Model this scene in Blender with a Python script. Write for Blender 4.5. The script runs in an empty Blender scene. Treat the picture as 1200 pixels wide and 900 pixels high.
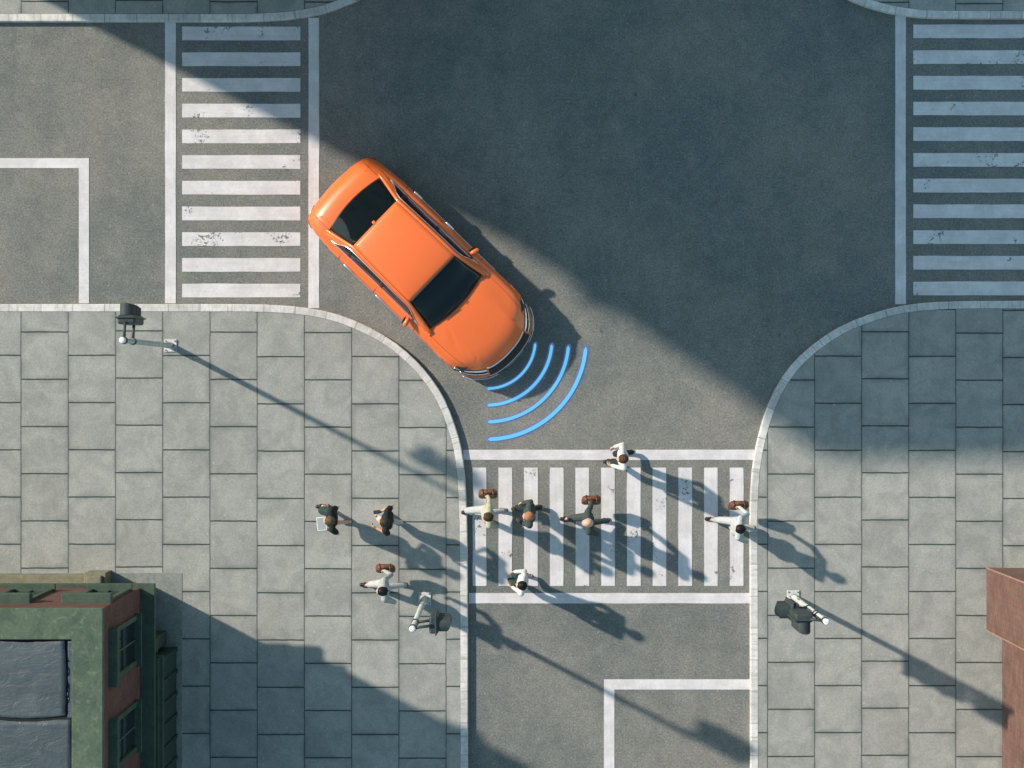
import bpy, bmesh, math, random
from mathutils import Vector, Matrix, noise
random.seed(7)
C = bpy.context.scene.collection
SC = bpy.context.scene
PI = math.pi
CAM_H = 35.0

# ------------------------------------------------------------------ camera
cd = bpy.data.cameras.new('camera'); cam = bpy.data.objects.new('camera', cd); C.objects.link(cam)
cam.location = (0, 0, CAM_H); cam.rotation_euler = (0, 0, 0)
cd.sensor_width = 36.0; cd.lens = 36.0*CAM_H/20.0; cd.clip_end = 500.0; cd.clip_start = 0.5
SC.camera = cam
# ------------------------------------------------------------------ light
SUN_EL = math.radians(32.5)
SDIR = Vector((0.887, -0.461, 0)).normalized()          # the way shadows run on the ground
SUN_AZ = math.atan2(-SDIR.x, -SDIR.y)                    # compass angle of the sun, from +Y clockwise
w = bpy.data.worlds.new('World'); SC.world = w; w.use_nodes = True
wn = w.node_tree.nodes; wl = w.node_tree.links
sky = wn.new('ShaderNodeTexSky'); sky.sky_type = 'NISHITA'; sky.sun_disc = False
sky.sun_elevation = SUN_EL; sky.sun_rotation = SUN_AZ
sky.air_density = 1.3; sky.dust_density = 0.4; sky.ozone_density = 1.6
bg = wn['Background']; bg.inputs['Strength'].default_value = 0.134
tint = wn.new('ShaderNodeMix'); tint.data_type = 'RGBA'; tint.blend_type = 'MULTIPLY'; tint.inputs[0].default_value = 1.0
tint.inputs[7].default_value = (1.0, 1.12, 0.95, 1)
wl.new(sky.outputs[0], tint.inputs[6]); wl.new(tint.outputs[2], bg.inputs['Color'])
sl = bpy.data.lights.new('sun', 'SUN'); sl.energy = 4.0; sl.angle = math.radians(1.4); sl.color = (1.0, 0.89, 0.76)
so = bpy.data.objects.new('sun', sl); C.objects.link(so)
ldir = Vector((SDIR.x*math.cos(SUN_EL), SDIR.y*math.cos(SUN_EL), -math.sin(SUN_EL)))
so.rotation_euler = ldir.to_track_quat('-Z', 'Y').to_euler(); so.location = (-10, 6, 12)
SC.view_settings.view_transform = 'Standard'; SC.view_settings.look = 'None'
SC.view_settings.exposure = 0.55; SC.view_settings.gamma = 1.0
SC.view_settings.use_curve_mapping = False

# ------------------------------------------------------------------ helpers
def W(px, py, z=0.0):
    """a point of the place, from where its plan position is measured, at height z"""
    k = (CAM_H-z)/CAM_H/60.0
    return Vector(((px-600)*k, (450-py)*k, z))

def mat(name, col, rough=0.7, metal=0.0, spec=0.5, coat=0.0, emit=None, es=0.0):
    m = bpy.data.materials.new(name); m.use_nodes = True
    b = m.node_tree.nodes['Principled BSDF']
    b.inputs['Base Color'].default_value = (*col, 1); b.inputs['Roughness'].default_value = rough
    b.inputs['Metallic'].default_value = metal; b.inputs['Specular IOR Level'].default_value = spec
    b.inputs['Coat Weight'].default_value = coat
    b.inputs['Coat Roughness'].default_value = 0.05
    if emit: b.inputs['Emission Color'].default_value = (*emit, 1); b.inputs['Emission Strength'].default_value = es
    return m

class NT:
    def __init__(s, m): s.m = m; s.n = m.node_tree.nodes; s.l = m.node_tree.links; s.b = s.n['Principled BSDF']
    def sock(s, node, i, v):
        if isinstance(v, (int, float)): node.inputs[i].default_value = v
        elif isinstance(v, tuple): node.inputs[i].default_value = v
        else: s.l.new(v, node.inputs[i])
    def math(s, op, a, b=0.0, c=None, clamp=False):
        n = s.n.new('ShaderNodeMath'); n.operation = op; n.use_clamp = clamp
        s.sock(n, 0, a); s.sock(n, 1, b)
        if c is not None: s.sock(n, 2, c)
        return n.outputs[0]
    def pos(s): return s.n.new('ShaderNodeNewGeometry').outputs['Position']
    def obj(s): return s.n.new('ShaderNodeTexCoord').outputs['Object']
    def noise(s, vec, scale, detail=3, rough=0.55, dist=0.0, col=False):
        n = s.n.new('ShaderNodeTexNoise'); s.l.new(vec, n.inputs['Vector'])
        n.inputs['Scale'].default_value = scale; n.inputs['Detail'].default_value = detail
        n.inputs['Roughness'].default_value = rough; n.inputs['Distortion'].default_value = dist
        return n.outputs[1 if col else 0]
    def scale(s, vec, v, loc=(0, 0, 0)):
        n = s.n.new('ShaderNodeMapping'); s.l.new(vec, n.inputs[0]); n.inputs['Scale'].default_value = v
        n.inputs['Location'].default_value = loc
        return n.outputs[0]
    def ramp(s, f, a, b, lo=0.0, hi=1.0):
        n = s.n.new('ShaderNodeMapRange'); n.interpolation_type = 'SMOOTHSTEP'
        s.sock(n, 0, f); n.inputs[1].default_value = a; n.inputs[2].default_value = b
        n.inputs[3].default_value = lo; n.inputs[4].default_value = hi
        return n.outputs[0]
    def mix(s, f, a, b, mode='MIX'):
        n = s.n.new('ShaderNodeMix'); n.data_type = 'RGBA'; n.blend_type = mode; n.clamp_factor = True
        s.sock(n, 0, f)
        for i, v in ((6, a), (7, b)):
            if isinstance(v, tuple): n.inputs[i].default_value = (*v, 1) if len(v) == 3 else v
            else: s.l.new(v, n.inputs[i])
        return n.outputs[2]
    def gain(s, colsock, f):
        """multiply a colour by a factor socket"""
        n = s.n.new('ShaderNodeVectorMath'); n.operation = 'SCALE'
        s.sock(n, 0, colsock); s.l.new(f, n.inputs[3]) if not isinstance(f, float) else None
        return n.outputs[0]
    def bump(s, h, dist=0.01, strength=1.0, normal=None):
        n = s.n.new('ShaderNodeBump'); n.inputs['Distance'].default_value = dist; n.inputs['Strength'].default_value = strength
        s.l.new(h, n.inputs['Height'])
        if normal is not None: s.l.new(normal, n.inputs['Normal'])
        return n.outputs[0]
    def sep(s, vec):
        n = s.n.new('ShaderNodeSeparateXYZ'); s.l.new(vec, n.inputs[0]); return n.outputs
    def comb(s, x, y, z=0.0):
        n = s.n.new('ShaderNodeCombineXYZ'); s.sock(n, 0, x); s.sock(n, 1, y); s.sock(n, 2, z); return n.outputs[0]
    def white(s, vec):
        n = s.n.new('ShaderNodeTexWhiteNoise'); n.noise_dimensions = '3D'; s.l.new(vec, n.inputs['Vector']); return n.outputs['Value']
    def base(s, c): s.l.new(c, s.b.inputs['Base Color'])
    def rough(s, c): s.l.new(c, s.b.inputs['Roughness'])
    def normal(s, c): s.l.new(c, s.b.inputs['Normal'])

def link(name, me, m, parent=None, smooth=False):
    o = bpy.data.objects.new(name, me); C.objects.link(o)
    if m is not None: me.materials.append(m)
    if smooth:
        for p in me.polygons: p.use_smooth = True
    if parent is not None: o.parent = parent
    return o
def obj(name, bm, m, parent=None, smooth=False, loc=None):
    me = bpy.data.meshes.new(name); bmesh.ops.recalc_face_normals(bm, faces=bm.faces[:]); bm.to_mesh(me); bm.free()
    o = link(name, me, m, parent, smooth)
    if loc is not None: o.location = loc
    return o
def thing(name, label, cat, loc=(0, 0, 0), rz=0.0, group=None):
    o = bpy.data.objects.new(name, None); C.objects.link(o); o.location = loc; o.rotation_euler = (0, 0, rz)
    o.empty_display_size = 0.2
    return tag(o, label, cat, group)
def tag(o, label, cat, group=None):
    o['label'] = label; o['category'] = cat
    if group: o['group'] = group
    return o
def struct(o, kind='structure'): o['kind'] = kind; return o

def bx(bm, x0, x1, y0, y1, z0, z1, bev=0.0, M=None):
    r = bmesh.ops.create_cube(bm, size=1.0)
    vs = r['verts']
    for v in vs:
        v.co = Vector(((x0+x1)/2+v.co.x*(x1-x0), (y0+y1)/2+v.co.y*(y1-y0), (z0+z1)/2+v.co.z*(z1-z0)))
    if bev > 0:
        es = list({e for v in vs for e in v.link_edges})
        rr = bmesh.ops.bevel(bm, geom=es, offset=bev, segments=2, profile=0.5, affect='EDGES')
        vs = list({v for f in rr['faces'] for v in f.verts} | {v for v in vs if v.is_valid})
    if M is not None:
        for v in vs: v.co = M @ v.co
    return vs
def tube(bm, pts, rads, seg=16, cap=True):
    pts = [Vector(p) for p in pts]
    if isinstance(rads, (int, float)): rads = [rads]*len(pts)
    rings = []
    up = None
    for i, p in enumerate(pts):
        t = (pts[min(i+1, len(pts)-1)]-pts[max(i-1, 0)]).normalized()
        if up is None: up = Vector((0, 0, 1)) if abs(t.z) < 0.9 else Vector((1, 0, 0))
        a = t.cross(up).normalized(); b = a.cross(t).normalized(); up = b
        rings.append([bm.verts.new(p+(a*math.cos(2*PI*k/seg)+b*math.sin(2*PI*k/seg))*rads[i]) for k in range(seg)])
    for i in range(len(rings)-1):
        for k in range(seg):
            bm.faces.new((rings[i][k], rings[i][(k+1) % seg], rings[i+1][(k+1) % seg], rings[i+1][k]))
    if cap:
        bm.faces.new(rings[0][::-1]); bm.faces.new(rings[-1])
def capsule(bm, a, b, ra, rb, seg=14, hs=5):
    """closed tapered capsule from a to b"""
    a = Vector(a); b = Vector(b); d = b-a; L = d.length
    t = d.normalized() if L > 1e-6 else Vector((0, 0, 1))
    pts, rs = [], []
    for i in range(hs+1):
        th = PI/2*i/hs
        pts.append(a-t*ra*math.cos(th)); rs.append(max(ra*math.sin(th), 1e-4))
    for i in range(hs+1):
        th = PI/2*i/hs
        pts.append(b+t*rb*math.sin(th)); rs.append(max(rb*math.cos(th), 1e-4))
    up = Vector((0, 0, 1)) if abs(t.z) < 0.9 else Vector((1, 0, 0))
    u = t.cross(up).normalized(); v = t.cross(u).normalized()
    rings = [[bm.verts.new(p+(u*math.cos(2*PI*k/seg)+v*math.sin(2*PI*k/seg))*r) for k in range(seg)] for p, r in zip(pts, rs)]
    for i in range(len(rings)-1):
        for k in range(seg):
            bm.faces.new((rings[i][k], rings[i][(k+1) % seg], rings[i+1][(k+1) % seg], rings[i+1][k]))
    bm.faces.new(rings[0][::-1]); bm.faces.new(rings[-1])
def ellip(bm, c, r, M=None, seg=20):
    res = bmesh.ops.create_uvsphere(bm, u_segments=seg, v_segments=seg//2+2, radius=1.0)
    for v in res['verts']:
        p = Vector((v.co.x*r[0], v.co.y*r[1], v.co.z*r[2]))
        if M is not None: p = M @ p
        v.co = p+Vector(c)
def grid(bm, nu, nv, f):
    V = [[bm.verts.new(f(i/nu, j/nv)) for j in range(nv+1)] for i in range(nu+1)]
    for i in range(nu):
        for j in range(nv): bm.faces.new((V[i][j], V[i+1][j], V[i+1][j+1], V[i][j+1]))
    return V
def solid(o, t, off=-1.0):
    md = o.modifiers.new('thickness', 'SOLIDIFY'); md.thickness = t; md.offset = off; return o
def interp(pts, x):
    if x <= pts[0][0]: return pts[0][1]
    for (a, va), (b, vb) in zip(pts, pts[1:]):
        if x <= b:
            t = (x-a)/(b-a); return va+(vb-va)*t
    return pts[-1][1]
def sinterp(pts, x):
    """smooth (Catmull-Rom style) interpolation"""
    n = len(pts)
    if x <= pts[0][0]: return pts[0][1]
    if x >= pts[-1][0]: return pts[-1][1]
    for i in range(n-1):
        if x <= pts[i+1][0]:
            x0, y0 = pts[i]; x1, y1 = pts[i+1]
            m0 = (pts[i+1][1]-pts[max(i-1, 0)][1])/(pts[i+1][0]-pts[max(i-1, 0)][0])
            m1 = (pts[min(i+2, n-1)][1]-y0)/(pts[min(i+2, n-1)][0]-x0)
            h = x1-x0; t = (x-x0)/h
            return (2*t**3-3*t*t+1)*y0+(t**3-2*t*t+t)*h*m0+(-2*t**3+3*t*t)*y1+(t**3-t*t)*h*m1

# ------------------------------------------------------------------ ground materials
def asphalt_mat():
    m = mat('asphalt', (.2, .2, .2), 0.88, spec=0.25); t = NT(m); P = t.pos()
    big = t.noise(P, 0.35, 3, 0.6); mid = t.noise(P, 1.6, 4, 0.65, 0.4); fine = t.noise(P, 28, 3, 0.7)
    grit = t.noise(P, 75, 2, 0.8); bandy = t.noise(t.scale(P, (1.3, 0.12, 1)), 1.0, 2)
    c = t.mix(t.ramp(big, .35, .68), (.140, .151, .143), (.200, .193, .174))
    c = t.mix(t.math('MULTIPLY', t.ramp(mid, .45, .75), .5), c, (.225, .215, .190))
    c = t.mix(t.math('MULTIPLY', t.ramp(mid, .50, .25), .45), c, (.118, .128, .122))
    c = t.mix(t.math('MULTIPLY', t.ramp(bandy, .52, .30), .3), c, (.125, .135, .125))
    f = t.math('ADD', t.math('MULTIPLY', t.math('SUBTRACT', fine, .5), 1.7), 1.0)
    c = t.gain(c, f)
    sm = t.noise(P, 5.5, 5, .75, .8); c = t.gain(c, t.math('ADD', t.math('MULTIPLY', t.math('SUBTRACT', sm, .5), .75), 1.0))
    f2 = t.math('ADD', t.math('MULTIPLY', t.math('SUBTRACT', grit, .5), 2.0), 1.0)
    c = t.gain(c, f2)
    # pale aggregate stones and a few dark tar spots
    v = t.n.new('ShaderNodeTexVoronoi'); t.l.new(P, v.inputs['Vector']); v.inputs['Scale'].default_value = 9.0
    rnd = t.white(v.outputs['Color'])
    st = t.math('MULTIPLY', t.ramp(v.outputs['Distance'], .17, .10), t.math('GREATER_THAN', rnd, .72))
    c = t.mix(t.math('MULTIPLY', st, .5), c, (.36, .34, .31))
    v2 = t.n.new('ShaderNodeTexVoronoi'); t.l.new(P, v2.inputs['Vector']); v2.inputs['Scale'].default_value = 1.1
    rnd2 = t.white(v2.outputs['Color'])
    sp = t.math('MULTIPLY', t.ramp(v2.outputs['Distance'], .05, .025), t.math('GREATER_THAN', rnd2, .75))
    c = t.mix(t.math('MULTIPLY', sp, .7), c, (.05, .055, .055))
    t.base(c)
    t.normal(t.bump(t.math('ADD', fine, t.math('MULTIPLY', grit, .4)), .003, .25))
    return m
def paint_mat(name, wear, along):
    """thermoplastic road paint; along: 0 stripes run in x, 1 in y"""
    m = mat(name, (.7, .7, .7), 0.6, spec=0.3); t = NT(m); P = t.pos()
    s = (1.2, 22, 1) if along == 0 else (22, 1.2, 1)
    streak = t.noise(t.scale(P, s), 1.0, 3, .6); dirt = t.noise(P, 2.2, 4, .7); fine = t.noise(P, 45, 2, .7)
    c = t.mix(t.ramp(dirt, .35, .7), (.535, .51, .515), (.655, .63, .635))
    c = t.gain(c, t.math('ADD', t.math('MULTIPLY', t.math('SUBTRACT', streak, .5), .28), 1.0))
    c = t.gain(c, t.math('ADD', t.math('MULTIPLY', t.math('SUBTRACT', fine, .5), .35), 1.0))
    where = t.noise(t.scale(P, (1, 1, 1), (13.7, 4.1, 0)), 1.5, 2, .5)
    chips = t.noise(P, 13, 4, .75, .6)
    thr = t.math('SUBTRACT', .74+.06*(1-wear), t.math('MULTIPLY', t.ramp(where, .52, .66), .185*wear))
    mk = t.math('GREATER_THAN', chips, thr)
    c = t.mix(t.math('MULTIPLY', mk, .9), c, (.11, .125, .125))
    mk2 = t.math('MULTIPLY', t.ramp(t.noise(P, 30, 3, .8), .60, .72), t.ramp(where, .46, .66))
    c = t.mix(t.math('MULTIPLY', mk2, .35*wear), c, (.25, .26, .25))
    t.base(c); t.normal(t.bump(t.math('SUBTRACT', fine, t.math('MULTIPLY', mk, 2.0)), .004, .5))
    return m
def slab_mat(name, x0, y0, p):
    """square paving slabs in columns, every other column half a slab lower"""
    m = mat(name, (.3, .3, .3), 0.85, spec=0.25); t = NT(m); P = t.pos()
    x, y, z = t.sep(P)
    wob = t.math('MULTIPLY', t.math('SUBTRACT', t.noise(P, 3.0, 2), .5), .02)
    u = t.math('DIVIDE', t.math('SUBTRACT', t.math('ADD', x, wob), x0), p)
    ci = t.math('FLOOR', u)
    par = t.math('FLOORED_MODULO', ci, 2.0)
    jit = t.math('MULTIPLY', t.math('SUBTRACT', t.white(t.comb(ci, 3.3, 0.0)), .5), .05)
    v = t.math('ADD', t.math('DIVIDE', t.math('SUBTRACT', t.math('ADD', y, wob), y0), p), t.math('ADD', t.math('MULTIPLY', par, .5), jit))
    ri = t.math('FLOOR', v)
    fu = t.math('SUBTRACT', u, ci); fv = t.math('SUBTRACT', v, ri)
    du = t.math('MINIMUM', fu, t.math('SUBTRACT', 1.0, fu)); dv = t.math('MINIMUM', fv, t.math('SUBTRACT', 1.0, fv))
    ed = t.math('MINIMUM', du, dv)
    gapn = t.math('MULTIPLY', t.noise(P, 9, 3), .008)
    jw = t.math('ADD', gapn, .0075)
    ju = t.ramp(t.math('SUBTRACT', du, gapn), .004, .0095, 1, 0)
    jv = t.ramp(t.math('SUBTRACT', dv, gapn), .007, .013, 1, 0)
    joint = t.math('MAXIMUM', t.math('MULTIPLY', ju, .8), jv)
    r1 = t.white(t.comb(ci, ri, 0.0)); r2 = t.white(t.comb(ri, ci, 7.0))
    off = t.comb(t.math('MULTIPLY', r1, 37.0), t.math('MULTIPLY', r2, 53.0), 0.0)
    n = t.n.new('ShaderNodeVectorMath'); n.operation = 'ADD'; t.l.new(P, n.inputs[0]); t.l.new(off, n.inputs[1]); Q = n.outputs[0]
    cloud = t.noise(Q, 2.2, 4, .6, .8); fine = t.noise(P, 38, 3, .7); grit = t.noise(P, 90, 2, .8); swirl = t.noise(Q, 7, 3, .6, 2.0)
    c = t.mix(t.ramp(cloud, .3, .7), (.248, .254, .236), (.322, .322, .298))
    c = t.mix(t.math('MULTIPLY', t.ramp(swirl, .55, .75), .25), c, (.40, .40, .37))
    c = t.gain(c, t.math('ADD', t.math('MULTIPLY', t.math('SUBTRACT', r1, .5), .10), 1.0))
    c = t.gain(c, t.math('ADD', t.math('MULTIPLY', t.math('SUBTRACT', fine, .5), .8), 1.0))
    c = t.gain(c, t.math('ADD', t.math('MULTIPLY', t.math('SUBTRACT', grit, .5), .9), 1.0))
    # grime collects toward the joints of some slabs
    gr = t.math('MULTIPLY', t.math('MULTIPLY', t.ramp(ed, .0, .13, 1, 0), t.ramp(t.noise(P, 1.6, 3), .4, .65)), .55)
    c = t.mix(gr, c, (.150, .170, .158))
    # small pale chips
    vo = t.n.new('ShaderNodeTexVoronoi'); t.l.new(P, vo.inputs['Vector']); vo.inputs['Scale'].default_value = 5.0
    st = t.math('MULTIPLY', t.ramp(vo.outputs['Distance'], .12, .06), t.math('GREATER_THAN', t.white(vo.outputs['Color']), .8))
    c = t.mix(t.math('MULTIPLY', st, .5), c, (.48, .48, .45))
    c = t.mix(t.math('MULTIPLY', joint, .93), c, (.030, .044, .042))
    t.base(c)
    h = t.math('SUBTRACT', t.math('ADD', t.math('MULTIPLY', fine, .15), t.math('ADD', t.math('MULTIPLY', grit, .1), t.math('MULTIPLY', r2, .12))), joint)
    t.normal(t.bump(h, .008, .5))
    return m
def kerb_mat():
    m = mat('kerb_stone', (.5, .48, .46), 0.8, spec=0.25); t = NT(m)
    uv = t.n.new('ShaderNodeUVMap').outputs[0]; x, y, z = t.sep(uv); P = t.pos()
    u = t.math('DIVIDE', x, .62); ci = t.math('FLOOR', u); fu = t.math('SUBTRACT', u, ci)
    d = t.math('MINIMUM', fu, t.math('SUBTRACT', 1.0, fu)); joint = t.ramp(d, .008, .02, 1, 0)
    r = t.white(t.comb(ci, 1.0, 0.0))
    stri = t.noise(t.scale(uv, (22, 1.6, 1)), 1.0, 3, .75); n1 = t.noise(P, 5, 4, .7); fine = t.noise(P, 50, 2, .7)
    c = t.mix(t.ramp(n1, .3, .7), (.47, .455, .43), (.62, .60, .585))
    c = t.gain(c, t.math('ADD', t.math('MULTIPLY', t.math('SUBTRACT', r, .5), .25), 1.0))
    c = t.mix(t.math('MULTIPLY', t.ramp(stri, .52, .68), .6), c, (.27, .27, .26))
    c = t.gain(c, t.math('ADD', t.math('MULTIPLY', t.math('SUBTRACT', fine, .5), .5), 1.0))
    c = t.mix(t.math('MULTIPLY', joint, .5), c, (.12, .12, .12))
    t.base(c); t.normal(t.bump(t.math('SUBTRACT', stri, joint), .004, .3))
    return m
M_asph = asphalt_mat()
M_px = paint_mat('road_paint_across', 1.0, 0); M_py = paint_mat('road_paint_down', 1.0, 1)
M_lx = paint_mat('line_paint_across', .35, 0); M_ly = paint_mat('line_paint_down', .35, 1)
kz = (CAM_H-.12)/CAM_H/60
M_slabL = slab_mat('paving_slabs_west', (24.7-600)*kz, (450-444.4)*kz, 55.35*kz)
M_slabR = slab_mat('paving_slabs_east', (899.5-600)*kz, (450-665.8)*kz, 55.15*kz)
M_kerb = kerb_mat()

# ------------------------------------------------------------------ ground
bm = bmesh.new(); grid(bm, 8, 8, lambda u, v: Vector((-120+240*u, -120+240*v, 0)))
struct(obj('road', bm, M_asph))

def catmull(pts, n=3):
    out = []
    for i in range(len(pts)-1):
        p0 = pts[max(i-1, 0)]; p1 = pts[i]; p2 = pts[i+1]; p3 = pts[min(i+2, len(pts)-1)]
        for k in range(n):
            t = k/n
            out.append(tuple(0.5*((2*p1[a])+(-p0[a]+p2[a])*t+(2*p0[a]-5*p1[a]+4*p2[a]-p3[a])*t*t+(-p0[a]+3*p1[a]-3*p2[a]+p3[a])*t**3) for a in (0, 1)))
    out.append(pts[-1]); return out
KZ = .125
def pavement(outer, far, m, side):
    """kerb along the outer line (pixels of the plan), pavement behind it; side=+1 when the pavement is left of travel"""
    core = catmull(outer[1:-1], 2)
    pts = [outer[0]]+core+[outer[-1]]
    P = [W(x, y, KZ) for x, y in pts]
    bm = bmesh.new(); uvl = bm.loops.layers.uv.new('UVMap')
    prof = [(0.0, -0.02), (0.0, KZ-.018), (0.006, KZ-.006), (0.018, KZ), (0.142, KZ), (0.150, KZ-.012), (0.150, 0.02)]
    s = 0; rings = []; inner = []
    for i, p in enumerate(P):
        a = P[max(i-1, 0)]; b = P[min(i+1, len(P)-1)]
        t = (b-a); t.z = 0; t.normalize()
        nn = Vector((-t.y, t.x, 0))*side
        if i: s += (P[i]-P[i-1]).length
        rings.append([(bm.verts.new((p.x+nn.x*d, p.y+nn.y*d, z)), s, d+z) for d, z in prof])
        inner.append((p.x+nn.x*.151, p.y+nn.y*.151))
    for i in range(len(rings)-1):
        for k in range(len(prof)-1):
            q = [rings[i][k], rings[i+1][k], rings[i+1][k+1], rings[i][k+1]]
            f = bm.faces.new([v[0] for v in q])
            for lp, v in zip(f.loops, q): lp[uvl].uv = (v[1], v[2])
    struct(obj('kerb', bm, M_kerb))
    bm = bmesh.new()
    poly = [bm.verts.new((x, y, .12)) for x, y in inner]+[bm.verts.new((x, y, .12)) for x, y in far]
    f = bm.faces.new(poly); 
    if f.normal.z < 0: f.normal_flip()
    bmesh.ops.triangulate(bm, faces=[f])
    me = bpy.data.meshes.new('pavement'); bm.to_mesh(me); bm.free()
    struct(link('pavement', me, m))
FAR = 110
pavement([(-6000, 356.5), (-400, 356.3), (0, 356.3), (206, 356.3), (290, 356.4), (326, 357.6), (362, 361), (398, 369), (434, 384), (464, 402), (488, 423), (506, 444), (521, 468),
          (533, 498), (540.5, 525), (545, 558), (547, 597), (548, 640), (548.5, 760), (548.5, 1000), (548.5, 6000)], [(-FAR, -FAR)], M_slabL, -1)
pavement([(879.5, 6000), (879.5, 1000), (879.5, 760), (879, 640), (879, 600), (881.6, 552), (888.5, 513), (900.5, 474), (917, 442.5), (938, 417), (968, 393), (998, 376.5), (1040, 362),
          (1076, 355.5), (1121, 353), (1200, 352.5), (1500, 352.5), (6500, 352.5)], [(FAR, -FAR)], M_slabR, -1)
pavement([(-6000, 25), (-400, 25), (0, 25), (200, 25), (280, 25), (320, 23.6), (345, 21.5), (365, 18), (383, 14), (402, 7), (425, -3), (450, -18), (480, -46), (500, -85), (508, -140), (510, -400), (510, -6000)],
         [(-FAR, FAR)], M_slabL, 1)
pavement([(916, -6000), (916, -400), (918, -140), (928, -80), (945, -42), (970, -16), (997, 0), (1018.7, 8.3), (1042.7, 14.9), (1077, 20), (1120, 21.3), (1200, 21.5), (1500, 21.5), (6500, 21.5)],
         [(FAR, FAR)], M_slabR, 1)

# painted markings -------------------------------------------------
def ragged(bm, x0, x1, y0, y1, h=.007, seed=0):
    """a painted bar with slightly uneven edges"""
    r = random.Random(seed); a = W(x0, y1); b = W(x1, y0); pts = []
    L = max(b.x-a.x, b.y-a.y); n = max(4, int(L/.35)); hor = (b.x-a.x) > (b.y-a.y)
    j = lambda: r.uniform(-.004, .004)
    if hor:
        pts = [(a.x+(b.x-a.x)*i/n, a.y+j()) for i in range(n+1)]+[(b.x-(b.x-a.x)*i/n, b.y+j()) for i in range(n+1)]
    else:
        pts = [(b.x+j(), a.y+(b.y-a.y)*i/n) for i in range(n+1)]+[(a.x+j(), b.y-(b.y-a.y)*i/n) for i in range(n+1)]
    lo = [bm.verts.new((x, y, -.002)) for x, y in pts]; hi = [bm.verts.new((x, y, h)) for x, y in pts]
    bm.faces.new(hi)
    for i in range(len(pts)): bm.faces.new((lo[i], lo[(i+1) % len(pts)], hi[(i+1) % len(pts)], hi[i]))
def ell(bm, pts, h=.007):
    lo = [bm.verts.new((*W(x, y)[:2], -.002)) for x, y in pts]; hi = [bm.verts.new((*W(x, y)[:2], h)) for x, y in pts]
    bm.faces.new(hi)
    for i in range(len(pts)): bm.faces.new((lo[i], lo[(i+1) % len(pts)], hi[(i+1) % len(pts)], hi[i]))
for i in range(11):
    bm = bmesh.new(); ragged(bm, 213.5, 352, 31.3+30.12*i, 47.3+30.12*i, seed=i); struct(obj('crosswalk_stripe', bm, M_px))
    bm = bmesh.new(); ragged(bm, 1070.3, 1209, 28.8+30.12*i, 44.8+30.12*i, seed=20+i); struct(obj('crosswalk_stripe', bm, M_px))
    bm = bmesh.new(); ragged(bm, 554+30.12*i, 570+30.12*i, 548, 686.6, seed=40+i); struct(obj('crosswalk_stripe', bm, M_py))
for x0, x1, y0, y1 in ((193.5, 206, 26, 355.5), (361.5, 374, 21, 361), (1049, 1061.5, 18.5, 356.5)):
    bm = bmesh.new(); ragged(bm, x0, x1, y0, y1, seed=int(x0)); struct(obj('road_line', bm, M_ly))
for x0, x1, y0, y1 in ((543, 884, 527, 539), (549.5, 878.5, 695, 707)):
    bm = bmesh.new(); ragged(bm, x0, x1, y0, y1, seed=int(y0)); struct(obj('road_line', bm, M_lx))
bm = bmesh.new(); ell(bm, [(-900, 185.3), (104.3, 185.3), (104.3, 355.5), (92.5, 355.5), (92.5, 197), (-900, 197)]); struct(obj('road_line', bm, M_lx))
bm = bmesh.new(); ell(bm, [(707.8, 1800), (707.8, 796), (878.6, 796), (878.6, 808), (720, 808), (720, 1800)]); struct(obj('road_line', bm, M_ly))

# ------------------------------------------------------------------ building materials
def brick_mat(name, c1, c2, mort, sc=1.0):
    m = mat(name, c1, .85, spec=.2); t = NT(m)
    g = t.n.new('ShaderNodeNewGeometry'); P = g.outputs['Position']; x, y, z = t.sep(P)
    nx, ny, nz = t.sep(g.outputs['Normal'])
    pick = t.math('GREATER_THAN', t.math('ABSOLUTE', nx), .6)
    u = t.math('ADD', t.math('MULTIPLY', pick, y), t.math('MULTIPLY', t.math('SUBTRACT', 1.0, pick), x))
    vec = t.comb(u, z, 0.0)
    b = t.n.new('ShaderNodeTexBrick'); t.l.new(vec, b.inputs['Vector'])
    b.inputs['Scale'].default_value = 1.0; b.inputs['Brick Width'].default_value = .17*sc; b.inputs['Row Height'].default_value = .062*sc
    b.inputs['Mortar Size'].default_value = .007*sc; b.inputs['Mortar Smooth'].default_value = .3
    b.inputs['Color1'].default_value = (*c1, 1); b.inputs['Color2'].default_value = (*c2, 1); b.inputs['Mortar'].default_value = (*mort, 1)
    n = t.noise(P, 2.5, 4, .65); f = t.noise(P, 40, 2, .7)
    c = t.gain(b.outputs['Color'], t.math('ADD', t.math('MULTIPLY', t.math('SUBTRACT', n, .5), .9), 1.0))
    c = t.gain(c, t.math('ADD', t.math('MULTIPLY', t.math('SUBTRACT', f, .5), .7), 1.0))
    t.base(c); t.normal(t.bump(t.math('SUBTRACT', f, t.math('MULTIPLY', b.outputs['Fac'], 2.0)), .008, .7))
    return m
def mottled(name, c1, c2, c3, sc=1.5, rough=.8, bump=.004, metal=0.0, streak=(1, 1, 1)):
    m = mat(name, c1, rough, metal, .3); t = NT(m); P = t.pos()
    n = t.noise(t.scale(P, streak), sc, 5, .65, .5); f = t.noise(P, 45, 3, .75); k = t.noise(P, sc*3.3, 4, .7, 1.0)
    c = t.mix(t.ramp(n, .38, .62), c1, c2); c = t.mix(t.math('MULTIPLY', t.ramp(k, .52, .70), .6), c, c3); c = t.gain(c, t.math('ADD', t.math('MULTIPLY', t.math('SUBTRACT', t.noise(P, 18, 4, .75), .5), .8), 1.0))
    c = t.gain(c, t.math('ADD', t.math('MULTIPLY', t.math('SUBTRACT', f, .5), .6), 1.0))
    t.base(c); t.normal(t.bump(t.math('ADD', f, k), bump, .6)); return m
M_brick = brick_mat('red_brick', (.118, .056, .047), (.160, .076, .062), (.070, .052, .047))
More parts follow.
